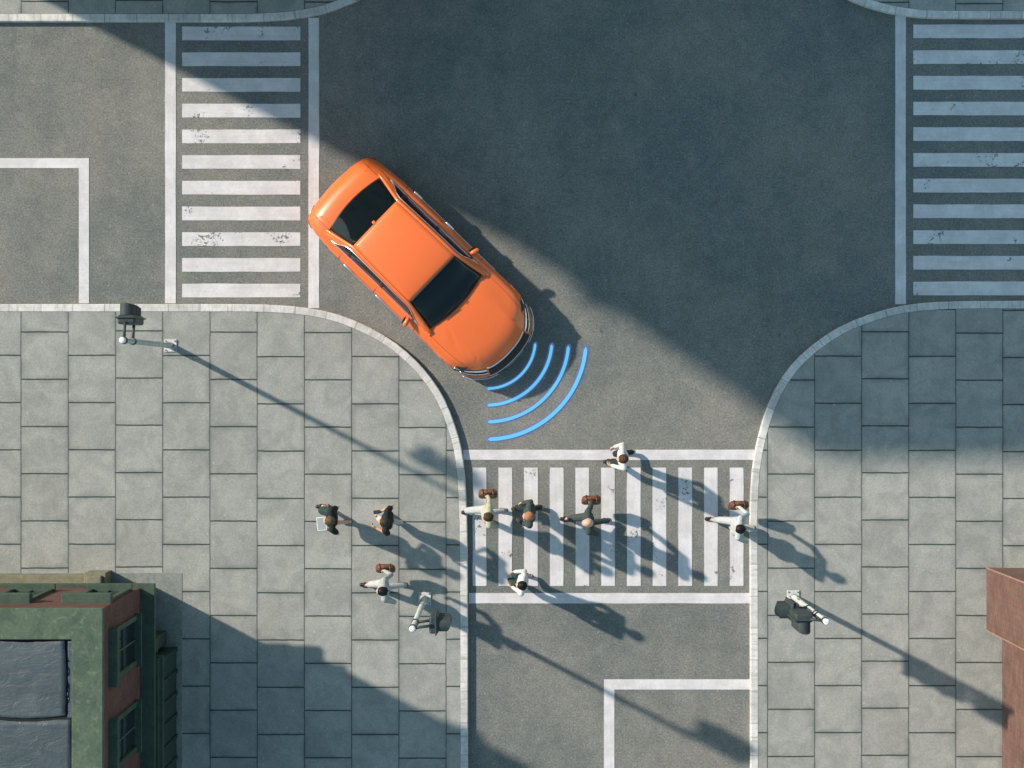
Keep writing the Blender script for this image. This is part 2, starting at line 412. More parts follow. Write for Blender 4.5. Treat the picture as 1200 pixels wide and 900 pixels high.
M_brickR = brick_mat('warm_brick', (.155, .080, .062), (.205, .104, .083), (.100, .095, .078), 1.3)
M_brickO = brick_mat('brown_brick', (.25, .14, .10), (.30, .17, .12), (.35, .3, .27), 1.4)
M_coping = mottled('green_coping', (.054, .082, .056), (.080, .110, .073), (.150, .178, .125), 2.6)
M_trim = mottled('green_trim', (.036, .062, .045), (.050, .080, .056), (.07, .10, .07), 3, .6)
M_dtrim = mottled('dark_green_joinery', (.020, .036, .032), (.026, .045, .038), (.035, .055, .045), 3, .45)
M_stone = mottled('olive_stone', (.16, .15, .10), (.20, .19, .13), (.13, .13, .09), 4)
M_conc = mottled('concrete', (.17, .185, .17), (.22, .23, .21), (.26, .26, .24), 5)
M_sill = mottled('brick_coping', (.30, .17, .13), (.34, .20, .16), (.28, .15, .12), 5)
M_black = mat('black_seam', (.006, .007, .008), .9)
M_glass = mat('window_glass', (.010, .014, .018), .08, spec=.6)
def membrane_mat():
    m = mat('roof_membrane', (.12, .14, .16), .42, spec=.45); t = NT(m); P = t.pos()
    n = t.noise(P, 1.1, 4, .6, .6); wr = t.noise(t.scale(P, (1.5, 3.2, 1)), 1.8, 5, .62, 2.2); w2 = t.noise(P, 9, 3, .6, 1.6)
    c = t.mix(t.ramp(n, .35, .7), (.052, .067, .074), (.074, .090, .097)); c = t.mix(t.math('MULTIPLY', t.ramp(wr, .62, .72), .35), c, (.15, .17, .18))
    t.base(c); t.normal(t.bump(t.math('ADD', wr, t.math('MULTIPLY', w2, .22)), .04, .45)); return m
M_memb = membrane_mat()

# ------------------------------------------------------------------ building at the south-west corner
def window_part(parent, face, c, z0, z1, wd, proj=.12, mt=None, hood=True):
    """window surround (part) with pane and sill (sub-parts); face 'E','N','W','S'; c = (x, y) on the wall plane"""
    mt = mt or M_trim
    R = {'E': 0, 'N': PI/2, 'W': PI, 'S': -PI/2}[face]
    M = Matrix.Translation((c[0], c[1], 0)) @ Matrix.Rotation(R, 4, 'Z')
    h = wd/2; bm = bmesh.new()
    bx(bm, -.05, .05, -h-.09, -h, z0, z1, .006, M); bx(bm, -.05, .05, h, h+.09, z0, z1, .006, M)
    if hood:
        bx(bm, -.05, proj, -h-.14, h+.14, z1+.002, z1+.16, .012, M)
        bx(bm, -.05, proj*.6, -h-.10, -h+.02, z1-.20, z1, .006, M); bx(bm, -.05, proj*.6, h-.02, h+.10, z1-.20, z1, .006, M)
    else: bx(bm, -.05, .05, -h-.09, h+.09, z1+.002, z1+.10, .006, M)
    bx(bm, -.015, .025, -h, h, (z0+z1)/2-.02, (z0+z1)/2+.02, 0, M); bx(bm, -.015, .022, -.015, .015, z0, z1, 0, M)
    f = obj('window', bm, mt, parent)
    bm = bmesh.new(); bx(bm, -.05, .002, -h+.001, h-.001, z0+.001, z1-.001, 0, M); obj('pane', bm, M_glass, f)
    bm = bmesh.new(); bx(bm, -.05, proj*.8, -h-.12, h+.12, z0-.07, z0-.003, .006, M); obj('sill', bm, mt, f)
    return f
A = thing('shop_building', 'red brick corner building with wide green roof coping and dark green shopfront', 'building', (-7, -4, .12))
def pa(name, bm, m, sm=False):
    o = obj(name, bm, m, A, sm); o.matrix_parent_inverse = A.matrix_basis.inverted(); return o
XE, YN = -6.81, -3.735; ZR = 5.2; XW, YS = -19.0, -17.0; ZC = 2.2
# (children are built in world coordinates, so A keeps a zero transform)
A.location = (0, 0, 0)
bm = bmesh.new(); bx(bm, XW, XE, YS, YN, ZC+.001, ZR-.12); o = obj('brick_wall', bm, M_brick, A)
bm = bmesh.new(); bx(bm, XW, -7.0, YS, -3.92, .1, ZC-.36); obj('ground_floor_wall', bm, M_dtrim, A)
bm = bmesh.new()
bx(bm, XW, -6.54, YS, -3.655, ZC-.10, ZC, .012); bx(bm, XW, -6.62, YS, -3.72, ZC-.20, ZC-.103, .01); bx(bm, XW, -6.76, YS, -3.80, ZC-.36, ZC-.203, .01)
for k in range(22):
    y = -4.1-.55*k; bx(bm, -6.77, -6.63, y-.06, y+.06, ZC-.34, ZC-.21, .006)
obj('cornice', bm, M_trim, A)
# coping: a ring of green metal
cw = .515; bm = bmesh.new()
def ringbox(z0, z1, o_, i_):
    bx(bm, XW, XE+o_, YN-i_, YN+o_, z0, z1); bx(bm, XE-i_, XE+o_, YS, YN-i_-.0005, z0, z1)
outer = [(XE+.004, YN+.004), (XE+.004, YS), (XE-cw, YS), (XE-cw, YN-cw), (XW, YN-cw), (XW, YN+.004)]
lo = [bm.verts.new((x, y, ZR-.118)) for x, y in outer]; hi = [bm.verts.new((x, y, ZR)) for x, y in outer]
bm.faces.new(hi); bm.faces.new(lo[::-1])
for i in range(6): bm.faces.new((lo[i], lo[(i+1) % 6], hi[(i+1) % 6], hi[i]))
o = obj('coping', bm, M_coping, A); b = o.modifiers.new('edge', 'BEVEL'); b.width = .012; b.segments = 2
# roof: dark base and sheets of membrane with gaps at the seams
bm = bmesh.new(); bx(bm, XW, XE-cw, YS, YN-cw, ZR-.115, ZR-.085); obj('roof_base', bm, M_black, A)
def sheet(x0, x1, y0, y1, seed):
    bm = bmesh.new(); rr = random.Random(seed)
    nx, ny = 34, 34
    def f(u, v):
        x = x0+(x1-x0)*u; y = y0+(y1-y0)*v
        ex = min(u, 1-u); ey = min(v, 1-v)
        if ex < .001: x += noise.noise(Vector((y*1.3, seed, 0)))*.05+noise.noise(Vector((y*6, seed, 5)))*.014
        if ey < .001: y += noise.noise(Vector((x*1.3, seed+3, 0)))*.05+noise.noise(Vector((x*6, seed, 9)))*.014
        z = ZR-.06+.010*noise.noise(Vector((x*1.4, y*2.6, seed)))+.008*noise.noise(Vector((x*5, y*7, seed)))
        return Vector((x, y, z))
    grid(bm, nx, ny, f); o = obj('roof_sheet', bm, M_memb, A, True); solid(o, .02)
sx = W(77.5, 0, ZR).x; sy = W(0, 843, ZR).y
xi = XE-cw-.0; yi = YN-cw
sheet(sx+.018, xi-.004, sy+.01, yi-.03, 1); sheet(sx-3.2, sx-.022, sy+.03, yi-.035, 2)
sheet(sx-3.2, xi-.004, sy-3.1, sy-.03, 3); sheet(-15.5, sx-3.26, sy-3.1, yi-.03, 4); sheet(-15.5, xi-.004, -15.0, sy-3.16, 5)
# windows above the cornice
for y in (-4.62, -6.17, -7.72, -9.27): window_part(A, 'E', (XE, y), 2.70, 4.62, .72, .16)
for x0, x1 in ((72, 130), (-26, 35), (-124, -63)):
    a = W(x0, 0, 4.5).x; b2 = W(x1, 0, 4.5).x
    window_part(A, 'N', ((a+b2)/2, YN), 2.75, 4.35, abs(b2-a)-.28, .17, M_trim)
# frieze board below the coping
# shopfront bay on the east side with its hood
bm = bmesh.new(); bx(bm, -7.0, -6.53, -16.5, -5.12, .1, 1.55)
obj('shopfront', bm, M_dtrim, A)
bm = bmesh.new()
for k in range(16):
    y = -5.16-.42*k; bx(bm, -6.56, -6.50, y-.035, y+.035, .14, 1.50, .006)
obj('shopfront_mullion', bm, M_dtrim, A)
bm = bmesh.new(); bx(bm, -7.0, -6.49, -16.5, -5.06, 1.552, 1.66, .012); bx(bm, -7.0, -6.56, -16.5, -5.10, 1.662, 1.76, .01); obj('fascia', bm, M_trim, A)
bm = bmesh.new()   # small gabled hood at the bay's corner
vs = [(-7.0, -4.78, .1), (-6.60, -4.78, .1), (-6.60, -5.10, .1), (-7.0, -5.10, .1)]
bx(bm, -7.0, -6.72, -5.05, -4.80, .1, 1.5, .01)
a = [bm.verts.new(p) for p in ((-7.0, -4.72, 1.50), (-6.62, -4.72, 1.50), (-6.62, -5.04, 1.50), (-7.0, -5.04, 1.50), (-7.0, -4.88, 1.74), (-6.70, -4.88, 1.72))]
for q in ((0, 1, 5, 4), (1, 2, 5), (2, 3, 4, 5), (0, 3, 2, 1), (0, 4, 3)): bm.faces.new([a[i] for i in q])
obj('door_hood', bm, M_trim, A)
bm = bmesh.new(); bx(bm, XW, W(100, 0, .5).x, -4.2, W(0, 673.5, .3).y, .1, .42, .015); obj('plinth', bm, M_stone, A)
bm = bmesh.new(); bx(bm, W(100, 0, .5).x+.004, W(124, 0, .6).x, -4.2, W(0, 670.5, .5).y, .1, .62, .01); bx(bm, W(104, 0, .5).x+.004, W(120, 0, .6).x, -4.2, W(0, 672.5, .5).y-.02, .622, .74, .01)
obj('door_step', bm, M_stone, A)
# concrete apron around it
bm = bmesh.new(); a = W(213.5, 671.5, .12); bx(bm, XW, a.x, -16.8, a.y, .10, .128, .003)
struct(obj('path', bm, M_conc))

# ------------------------------------------------------------------ brick building to the east
Bd = thing('brick_building', 'plain red brick building with a projecting pier beside the east pavement', 'building')
bm = bmesh.new(); xw = W(1174.6, 0, .12).x; bx(bm, xw, xw+9, -20, -4.05, .1, 6.0); obj('brick_wall', bm, M_brickR, Bd)
x0 = W(1156, 0, .12).x; y0 = W(0, 665.5, .12).y; y1 = W(0, 738.5, .12).y
bm = bmesh.new(); bx(bm, x0, xw+9.01, y1, y0, .1, 6.2); obj('pier', bm, M_brickR, Bd)
for yy in (-7.2, -10.0): window_part(Bd, 'W', (xw, yy-2), 2.2, 3.8, 1.0, .10, M_sill)
bm = bmesh.new(); bx(bm, x0-.05, xw+9.05, y1-.05, y0+.05, 6.202, 6.32, .01); bx(bm, xw-.05, xw+9.05, -20, y1-.052, 6.002, 6.12, .01); obj('coping', bm, M_sill, Bd)
bm = bmesh.new(); M4 = lambda x, y: bx(bm, x-.012, x+.012, y-.012, y+.012, .13, 6.19)
M4(x0, y0); M4(x0, y1); obj('corner_trim', bm, M_sill, Bd)

# ------------------------------------------------------------------ tall building to the north-west, whose shade lies over the crossing
T = thing('tall_building', 'tall brown brick building with cornices shaped for its shade standing behind the north pavement', 'building')
tx = -12.55; ty = 9.25
HT = 13.5
bm = bmesh.new(); bx(bm, tx, tx+13, ty, ty+10, .1, HT); obj('brick_wall', bm, M_brickO, T)
bm = bmesh.new(); nst = 26; prof = []  # overhang out of view, flared so the edge of the shade bends outward
for k in range(nst+1):
    u = k/nst; prof.append((9.2+(HT+.02-9.2)*u, .02+1.03*(u**1.15)))
bx(bm, tx-.03, tx+13.4, ty-.42, ty+.2, 9.9, 10.35, .02)  # ledge added to put a notch in the edge of the shade
r0 = [[bm.verts.new((x, ty-ov, z)) for z, ov in prof]+[bm.verts.new((x, ty+.5, HT+.02)), bm.verts.new((x, ty+.5, 9.2))] for x in (tx-.02, tx+13.5)]
nn = len(r0[0])
for k in range(nn): bm.faces.new((r0[0][k], r0[0][(k+1) % nn], r0[1][(k+1) % nn], r0[1][k]))
bm.faces.new(r0[0]); bm.faces.new(r0[1][::-1]); obj('shade_cornice', bm, M_conc, T)
for fl in range(3):
    for k in range(7): window_part(T, 'S', (tx+1.1+1.8*k, ty), 1.1+2.9*fl-(.25 if fl else 0), 2.7+2.9*fl-(.25 if fl else 0), .95, .10, M_sill, False)

# ------------------------------------------------------------------ orange car
M_or = mat('orange_paint', (.80, .152, .030), .38, spec=.5, coat=.40); M_or.node_tree.nodes['Principled BSDF'].inputs['Coat Roughness'].default_value = .10
M_car_glass = mat('car_glass', (.004, .008, .010), .05, spec=.32)
M_cblack = mat('black_trim', (.010, .012, .013), .45)
M_chrome = mat('chrome', (.90, .91, .93), .32, metal=1.0)
M_tyre = mat('tyre_rubber', (.018, .018, .018), .85)
M_rim = mat('alloy', (.45, .46, .48), .3, metal=1.0)
M_lamp = mat('lamp_glass', (.55, .60, .66), .08, spec=.8, coat=1.0)
M_rlamp = mat('tail_lamp_glass', (.35, .012, .010), .15, coat=.8)
M_sill_c = mat('silver_sill', (.55, .60, .66), .3, metal=.7)
def CW(x):
    return 0
PLAN = [(-2.42, 0), (-2.405, .30), (-2.37, .60), (-2.30, .80), (-2.20, .872), (-2.05, .91), (-1.7, .948), (-1.2, .968), (-.4, .968), (.5, .965), (1.2, .972), (1.6, .962), (1.85, .925), (2.02, .86), (2.16, .76), (2.28, .62), (2.37, .42), (2.41, .20), (2.42, 0)]
half = catmull(PLAN, 5)
outline = half[:-1]+[(x, -y) for x, y in half[::-1][:-1]]          # rear centre -> left -> nose -> right
NO = len(outline)
norm = []
for i in range(NO):
    a = Vector(outline[i-1]); b = Vector(outline[(i+1) % NO]); t = (b-a).normalized(); norm.append(Vector((-t.y, t.x)))
T0 = [(-2.42, .90), (-2.2, .965), (-1.9, 1.0), (-1.0, 1.02), (.5, 1.02), (.95, 1.01), (1.4, .965), (1.8, .905), (2.1, .835), (2.3, .765), (2.42, .71)]
def Wd(x):
    best = .0
    for (xa, ya), (xb, yb) in zip(PLAN, PLAN[1:]):
        if xa <= x <= xb: return max(ya+(yb-ya)*(x-xa)/(xb-xa), .05)
    return .05
def ss(a, b, x):
    t = min(1, max(0, (x-a)/(b-a))); return t*t*(3-2*t)
def Ttop(x, y):
    z = sinterp(T0, x)
    r = abs(y)/.97
    z -= .085*r**3
    if x > .7:   # power bulge with a crease each side of the bonnet
        e = .60-.10*(x-.9)
        f = ss(.7, 1.1, x)*(1-ss(1.9, 2.25, x))
        z += .022*f*(1-ss(e-.02, e+.10, abs(y)))
        z += .010*f*math.exp(-((abs(y)-e)/.035)**2)
    return z
def arch(x, y):
    for cx in (-1.42, 1.44):
        d = abs(x-cx)
        if d < .41: return .34+math.sqrt(.41**2-d*d)
    return 0
INS = [(.0, .05), (.10, .02), (.28, .004), (.55, .0), (.74, .012), (.88, .045), (.96, .085)]
def endk(x): return 1+1.5*ss(1.5, 2.3, x)+1.3*ss(1.9, 2.35, -x)
def body_pt(i, lv, out=0.0):
    """lv in 0..1: height fraction between sill and top edge"""
    i0 = int(math.floor(i)) % NO; f = i-math.floor(i); i1 = (i0+1) % NO
    ox = outline[i0][0]*(1-f)+outline[i1][0]*f; oy = outline[i0][1]*(1-f)+outline[i1][1]*f
    n = (norm[i0]*(1-f)+norm[i1]*f).normalized()
    ins = sinterp(INS+[(1.0, .135)], lv)*(endk(ox) if lv > .5 else 1.0)-out+ss(1.55, 2.2, ox)*sinterp([(0, 0), (.5, 0), (.58, .012), (.66, .035), (.76, .075), (.86, .105), (1, .10)], lv)
    x = ox-n.x*ins; y = oy-n.y*ins
    zb = .25; zt = Ttop(x, y); z = zb+(zt-zb)*lv
    a = arch(ox, oy) if abs(oy) > .8 else 0
    if a > z: z = a+.0
    return Vector((x, y, z+out*.3))
LV = [0, .05, .12, .25, .4, .55, .66, .74, .82, .88, .93, .97, 1.0]
car = thing('orange_car', 'bright orange saloon car with dark windows turning across the junction', 'car')
cpos = W(498.2, 320.0, 0); car.location = (cpos.x, cpos.y, 0)
car.rotation_euler = (0, 0, math.atan2(-.695, .719))
bm = bmesh.new(); rings = []
for lv in LV: rings.append([bm.verts.new(body_pt(i, lv)) for i in range(NO)])
last = [body_pt(i, 1.0) for i in range(NO)]
for s in (.93, .84, .72, .58, .42, .25, .1):
    rg = []
    for i in range(NO):
        p = last[i]; x = p.x*(1-(1-s)*.985); y = p.y*s
        x = p.x*s; rg.append(bm.verts.new((x, y, Ttop(x, y))))
    rings.append(rg)
for a, b in zip(rings, rings[1:]):
    for i in range(NO):
        j = (i+1) % NO; bm.faces.new((a[i], a[j], b[j], b[i]))
bm.faces.new(rings[-1])
obj('body', bm, M_or, car, True)
def body_strip(name, i0, i1, lv0, lv1, out, m, th=.01, nu=24, nv=4, parent=None):
    bm = bmesh.new(); grid(bm, nu, nv, lambda u, v: body_pt((i0+(i1-i0)*u) % NO, lv0+(lv1-lv0)*v, out))
    o = obj(name, bm, m, parent or car, True); solid(o, th, 0); return o
def idx(x, left=True):
    """outline index on the left side nearest to x"""
    best = min(range(len(half)-1), key=lambda k: abs(half[k][0]-x)); return best if left else NO-best
def idy(y):      # along the nose: index for a given y (front)
    k = min(range(len(half)//2, len(half)-1), key=lambda k: abs(half[k][1]-abs(y))); return k if y > 0 else NO-k
gl, gr = idy(.56), idy(-.56)
g = body_strip('grille', gl, gr, .60, .80, .006, M_cblack, .012, 40)
body_strip('grille_trim', gl-.3, gr+.3, .805, .83, .012, M_chrome, .012, 40, 2, g)
body_strip('grille_trim', gl-.3, gr+.3, .565, .59, .012, M_chrome, .010, 40, 2, g)
bm = bmesh.new()
for k in range(15):
    i = gl+(gr-gl)*(k+.5)/15; p = body_pt(i % NO, .62, .014); q = body_pt(i % NO, .79, .014); tube(bm, [p, q], .006, 6)
obj('grille_bar', bm, M_cblack, g)
for s in (1, -1):
    a = idy(.60*s); b2 = idx(1.72, s > 0)
    hl = body_strip('headlight', a, b2, .66, .80, .006, M_cblack, .012, 24)
    body_strip('lamp_lens', a+.1*s, b2, .765, .80, .013, M_chrome, .012, 24, 3, hl)
    body_strip('lamp_lens', a+.2*s, a-(a-b2)*.85, .69, .715, .013, M_chrome, .01, 16, 3, hl)
    a2 = idy(.40*s); b3 = idx(1.92, s > 0)
    body_strip('bumper_trim', a2, b3, .12, .24, .035, M_sill_c, .02, 24)
    body_strip('fog_light', idy(.62*s), idy(.80*s), .30, .40, .008, M_lamp, .01, 8)
    body_strip('sill_trim', idx(-1.0, s > 0), idx(1.0, s > 0), .03, .16, .022, M_sill_c, .015, 30)
    body_strip('door_trim', idx(-1.0, s > 0), idx(1.0, s > 0), .36, .40, .007, M_chrome, .008, 30, 1)
    ra = NO-3 if s < 0 else 3
    body_strip('tail_light', idx(-2.38, s > 0), idx(-2.12, s > 0), .38, .53, .006, M_rlamp, .012, 16)
body_strip('lower_intake', idy(.34), idy(-.34), .08, .30, .010, M_cblack, .012, 24)
body_strip('front_plate', idy(.24), idy(-.24), .33, .47, .022, mat('plate_white', (.6, .6, .6), .5), .008, 10)
# greenhouse ------------------------------------------------------
ZC_ = [(-1.80, 1.025), (-1.60, 1.155), (-1.40, 1.285), (-1.22, 1.385), (-1.0, 1.44), (-.6, 1.485), (-.2, 1.495), (.1, 1.475), (.28, 1.435), (.45, 1.345), (.65, 1.20), (.80, 1.105), (.88, 1.045)]
E_ = [(-1.80, .695), (-1.22, .578), (-.6, .590), (0, .600), (.28, .603), (.6, .655), (.88, .715)]
def gpt(x, t, off=0.0):
    e = interp(E_, x); y = t*e
    bulge = .10*ss(.28, .88, x)-.09*ss(1.22, 1.80, -x)
    z = sinterp(ZC_, x)-.030*t*t
    d = (sinterp(ZC_, x+.02)-sinterp(ZC_, x-.02))/.04
    n = Vector((-d, 0, 1)).normalized()
    return Vector((x+bulge*(1-t*t), y, z))+n*off
def patch(name, x0, x1, t0, t1, off, m, nu=20, nv=16, th=.012, parent=None):
    bm = bmesh.new(); grid(bm, nu, nv, lambda u, v: gpt(x0+(x1-x0)*u, t0+(t1-t0)*v, off)); o = obj(name, bm, m, parent or car, True); solid(o, th, 0); return o
patch('roof', -1.22, .285, -1, 1, 0, M_or, 24)
patch('windscreen', .29, .875, -.985, .985, -.002, M_car_glass, 16)
patch('rear_window', -1.80, -1.225, -.985, .985, -.002, M_car_glass, 16)
patch('header_trim', .28, .305, -1.0, 1.0, .004, M_cblack, 2)
# side: pillar rail, glass, chrome
BELT = [(-2.0, .80), (-1.5, .790), (-.6, .775), (.4, .78), (.95, .80)]
def side_pt(x, v, s, off=0.0):
    top = gpt(x, 1.0); e2 = .062
    zt = top.z-.012; zbelt = Ttop(x, .78)-.004
    yt = top.y+e2*(1-v*0); yb = interp(BELT, x)+.01
    if zt < zbelt+.01: zt = zbelt+.01
    y = yt+(yb-yt)*v+.018*math.sin(PI*v); z = zt+(zbelt-zt)*v
    return Vector((x, s*(y+off), z+off*.5))
for s in (1, -1):
    bm = bmesh.new(); grid(bm, 40, 4, lambda u, v: (lambda x: Vector((gpt(x, 1.0).x*(1-v)+x*v, s*(gpt(x, 1).y+.062*v), gpt(x, 1).z*(1-v)+side_pt(x, 0, s).z*v+.014*math.sin(PI*v))))(-1.86+2.80*u))
    o = obj('roof_rail', bm, M_or, car, True); solid(o, .008)
    bm = bmesh.new(); grid(bm, 40, 6, lambda u, v: side_pt(-1.90+2.86*u, v, s)); obj('side_panel', bm, M_or, car, True)
    def lim(u, v):
        x = -1.62+2.28*u; a = .10+.70*ss(.86, 1.0, u)**1.2+.62*ss(.14, 0, u); return side_pt(x, a+(.93-a)*v, s, .006)
    bm = bmesh.new(); grid(bm, 40, 6, lim); sg = obj('side_window', bm, M_car_glass, car, True); solid(sg, .006, 0)
    bm = bmesh.new(); tube(bm, [lim(k/40, 0)+Vector((0, s*.004, .003)) for k in range(41)]+[lim(1, 1)], .0075, 6); obj('chrome_strip', bm, M_chrome, sg)
    bm = bmesh.new(); tube(bm, [lim(k/40, 1)+Vector((0, s*.006, .003)) for k in range(41)], .0085, 6); obj('chrome_strip', bm, M_chrome, sg)
    for xb in (-.38, -1.22):
        bm = bmesh.new(); grid(bm, 1, 6, lambda u, v: side_pt(xb+.07*u, .10+.82*v, s, .012)); pb = obj('door_pillar', bm, M_cblack, car, True); solid(pb, .006, 0)
    # mirror
    bm = bmesh.new(); 
    tube(bm, [(.52, s*.80, 1.0), (.50, s*.87, 1.02)], [.03, .03], 8)
    Mx = Matrix.Rotation(s*-.25, 3, 'Z'); ellip(bm, (.47, s*.925, 1.04), (.052, .105, .062), Mx)
    mr = obj('wing_mirror', bm, M_or, car, True)
    bm = bmesh.new(); ellip(bm, (.405, s*.93, 1.04), (.016, .085, .055), Mx); obj('mirror_glass', bm, M_car_glass, mr, True)
    for xh in (-.18, -1.08):
        p = body_pt(idx(xh, s > 0), .80, .02); bm = bmesh.new(); bx(bm, p.x-.10, p.x+.10, p.y-.018, p.y+.018, p.z-.015, p.z+.015, .008); obj('door_handle', bm, M_chrome, car, True)
    for xs in (.62, -.36, -1.28):    # shut lines between the doors
        bm = bmesh.new(); tube(bm, [body_pt(idx(xs, s > 0), .1+.9*k/14, .0) for k in range(15)], .0045, 5); obj('door_seam', bm, M_cblack, car)
    bm = bmesh.new(); tube(bm, [gpt(-1.15+1.36*k/20, .90, .002) for k in range(21)] if s > 0 else [gpt(-1.15+1.36*k/20, -.90, .002) for k in range(21)], .0035, 5); obj('roof_seam', bm, M_cblack, car)
    # bonnet and boot shut lines
    def hood_edge(k, n, off=.001):
        x = .98+(2.16-.98)*k/n; y = s*(.80-.10*(k/n)**3); return Vector((x, y, Ttop(x, y)+off))
    bm = bmesh.new(); tube(bm, [hood_edge(k, 20, -.001) for k in range(21)], .0028, 5); obj('bonnet_seam', bm, M_cblack, car)
    bm = bmesh.new(); tube(bm, [Vector((x, s*.69, Ttop(x, .69)+.001)) for x in [-1.86-.03*k for k in range(14)]], .0035, 5); obj('boot_seam', bm, M_cblack, car)
    for xw_ in (-1.42, 1.44):
        r = thing('wheel', None, None) if False else bpy.data.objects.new('wheel', None)
        bm = bmesh.new(); prof = [(.20, -.10), (.32, -.11), (.345, -.09), (.35, -.04), (.35, .04), (.345, .09), (.32, .11), (.20, .10)]
        n = 40; rg = [[bm.verts.new((xw_+a*math.cos(2*PI*k/n), s*.85+b_*1.0, .35+a*math.sin(2*PI*k/n))) for k in range(n)] for a, b_ in prof]
        for q in range(len(rg)-1):
            for k in range(n): bm.faces.new((rg[q][k], rg[q][(k+1) % n], rg[q+1][(k+1) % n], rg[q+1][k]))
        wh = obj('wheel', bm, M_tyre, car, True)
        bm = bmesh.new()
        tube(bm, [(xw_, s*.85-.09, .35), (xw_, s*.85+.09, .35)], .215, 32, True)
        rim_in = obj('brake_disc', bm, M_cblack, wh)
        bm = bmesh.new()
        for k in range(10):
            a = 2*PI*k/10; tube(bm, [(xw_, s*.955, .35), (xw_+.22*math.cos(a), s*.95, .35+.22*math.sin(a))], [.022, .016], 6)
        tube(bm, [(xw_+.218*math.cos(2*PI*k/32), s*.955, .35+.218*math.sin(2*PI*k/32)) for k in range(33)], .012, 6); tube(bm, [(xw_, s*.94, .35), (xw_, s*.965, .35)], .045, 12)
        obj('rim', bm, M_rim, wh, True)
bpy.data.objects.remove(bpy.data.objects['wheel']) if False else None
for o in [o for o in bpy.data.objects if o.type == 'EMPTY' and o.name.startswith('wheel')]: bpy.data.objects.remove(o)
bm = bmesh.new(); bx(bm, -2.2, 2.15, -.70, .70, .20, .60); 
bx(bm, -1.90, -.95, -.90, .90, .30, .80); bx(bm, .97, 1.90, -.88, .88, .30, .78); obj('underbody', bm, M_cblack, car)
bm = bmesh.new(); bx(bm, -1.275, -1.19, -.032, .032, 1.365, 1.402, .012); obj('antenna', bm, M_or, car, True)
for s in (-1, 1):
    bm = bmesh.new(); tube(bm, [gpt(.80, -.1*s, .015), gpt(.84, -.55*s if s > 0 else .2, .016)], .008, 6); wp = obj('wiper', bm, M_cblack, car)
# boot lid edge, rear plate
body_strip('rear_plate', 3, NO-3, .38, .50, .01, mat('plate_pale', (.55, .55, .50), .5), .008, 10) if False else None

# ------------------------------------------------------------------ blue sensor arcs in front of the car
M_arc = mat('blue_light', (.01, .04, .07), .8, emit=(.10, .41, .68), es=.92)
M_halo = mat('blue_glow', (.02, .04, .12), .6, emit=(.17, .24, .62), es=.62)
t = NT(M_halo); uvx, uvy, _ = t.sep(t.n.new('ShaderNodeUVMap').outputs[0])
al = t.math('MULTIPLY', t.ramp(t.math('ABSOLUTE', t.math('SUBTRACT', uvy, .5)), .10, .5, 1, 0), .50); t.l.new(al, t.b.inputs['Alpha'])
def arc(cx, cy, r, a0, a1, wpx, z):
    def ribbon(hw, z, uv=False, thick=.0):
        bm = bmesh.new(); n = 56; R = r/60.0; c = W(cx, cy)
        ul = bm.loops.layers.uv.new('UVMap'); prev = None
        e = hw*.9/R
        for k in range(n+1):
            a = a0-e+(a1-a0+2*e)*k/n
            row = []
            # rounded ends
            d = min(k/n*(a1-a0+2*e), (1-k/n)*(a1-a0+2*e))*R; q = hw*math.sqrt(max(0.02, 1-max(0, 1-d/hw)**2))
            for rr in (R-q, R+q): row.append(bm.verts.new((c.x+rr*math.cos(a), c.y-rr*math.sin(a), z)))
            if prev:
                f = bm.faces.new((prev[0], prev[1], row[1], row[0]))
                for lp, vv in zip(f.loops, (0, 1, 1, 0)): lp[ul].uv = (k/n, vv)
            prev = row
        return bm
    return ribbon
ARCS = [(56.6, 'shortest pale blue glowing arc on the road closest to the car nose'), (76, 'second glowing blue arc outward from the nose of the car'),
        (95.6, 'third glowing blue arc outward from the nose of the car'), (116, 'longest glowing blue arc on the road farthest from the car')]
for k, (r, lab) in enumerate(ARCS):
    f = arc(570.7, 398.8, r, math.radians(5.0), math.radians(88.5), 4, 0)
    hw = (.024, .029, .031, .036)[k]
    o = obj('sensor_wave', f(hw, .016), M_arc); solid(o, .005); tag(o, lab, 'sensor wave', 'blue sensor arcs in front of the car')
    obj('glow', f(hw*2.7, .0095), M_halo, o)

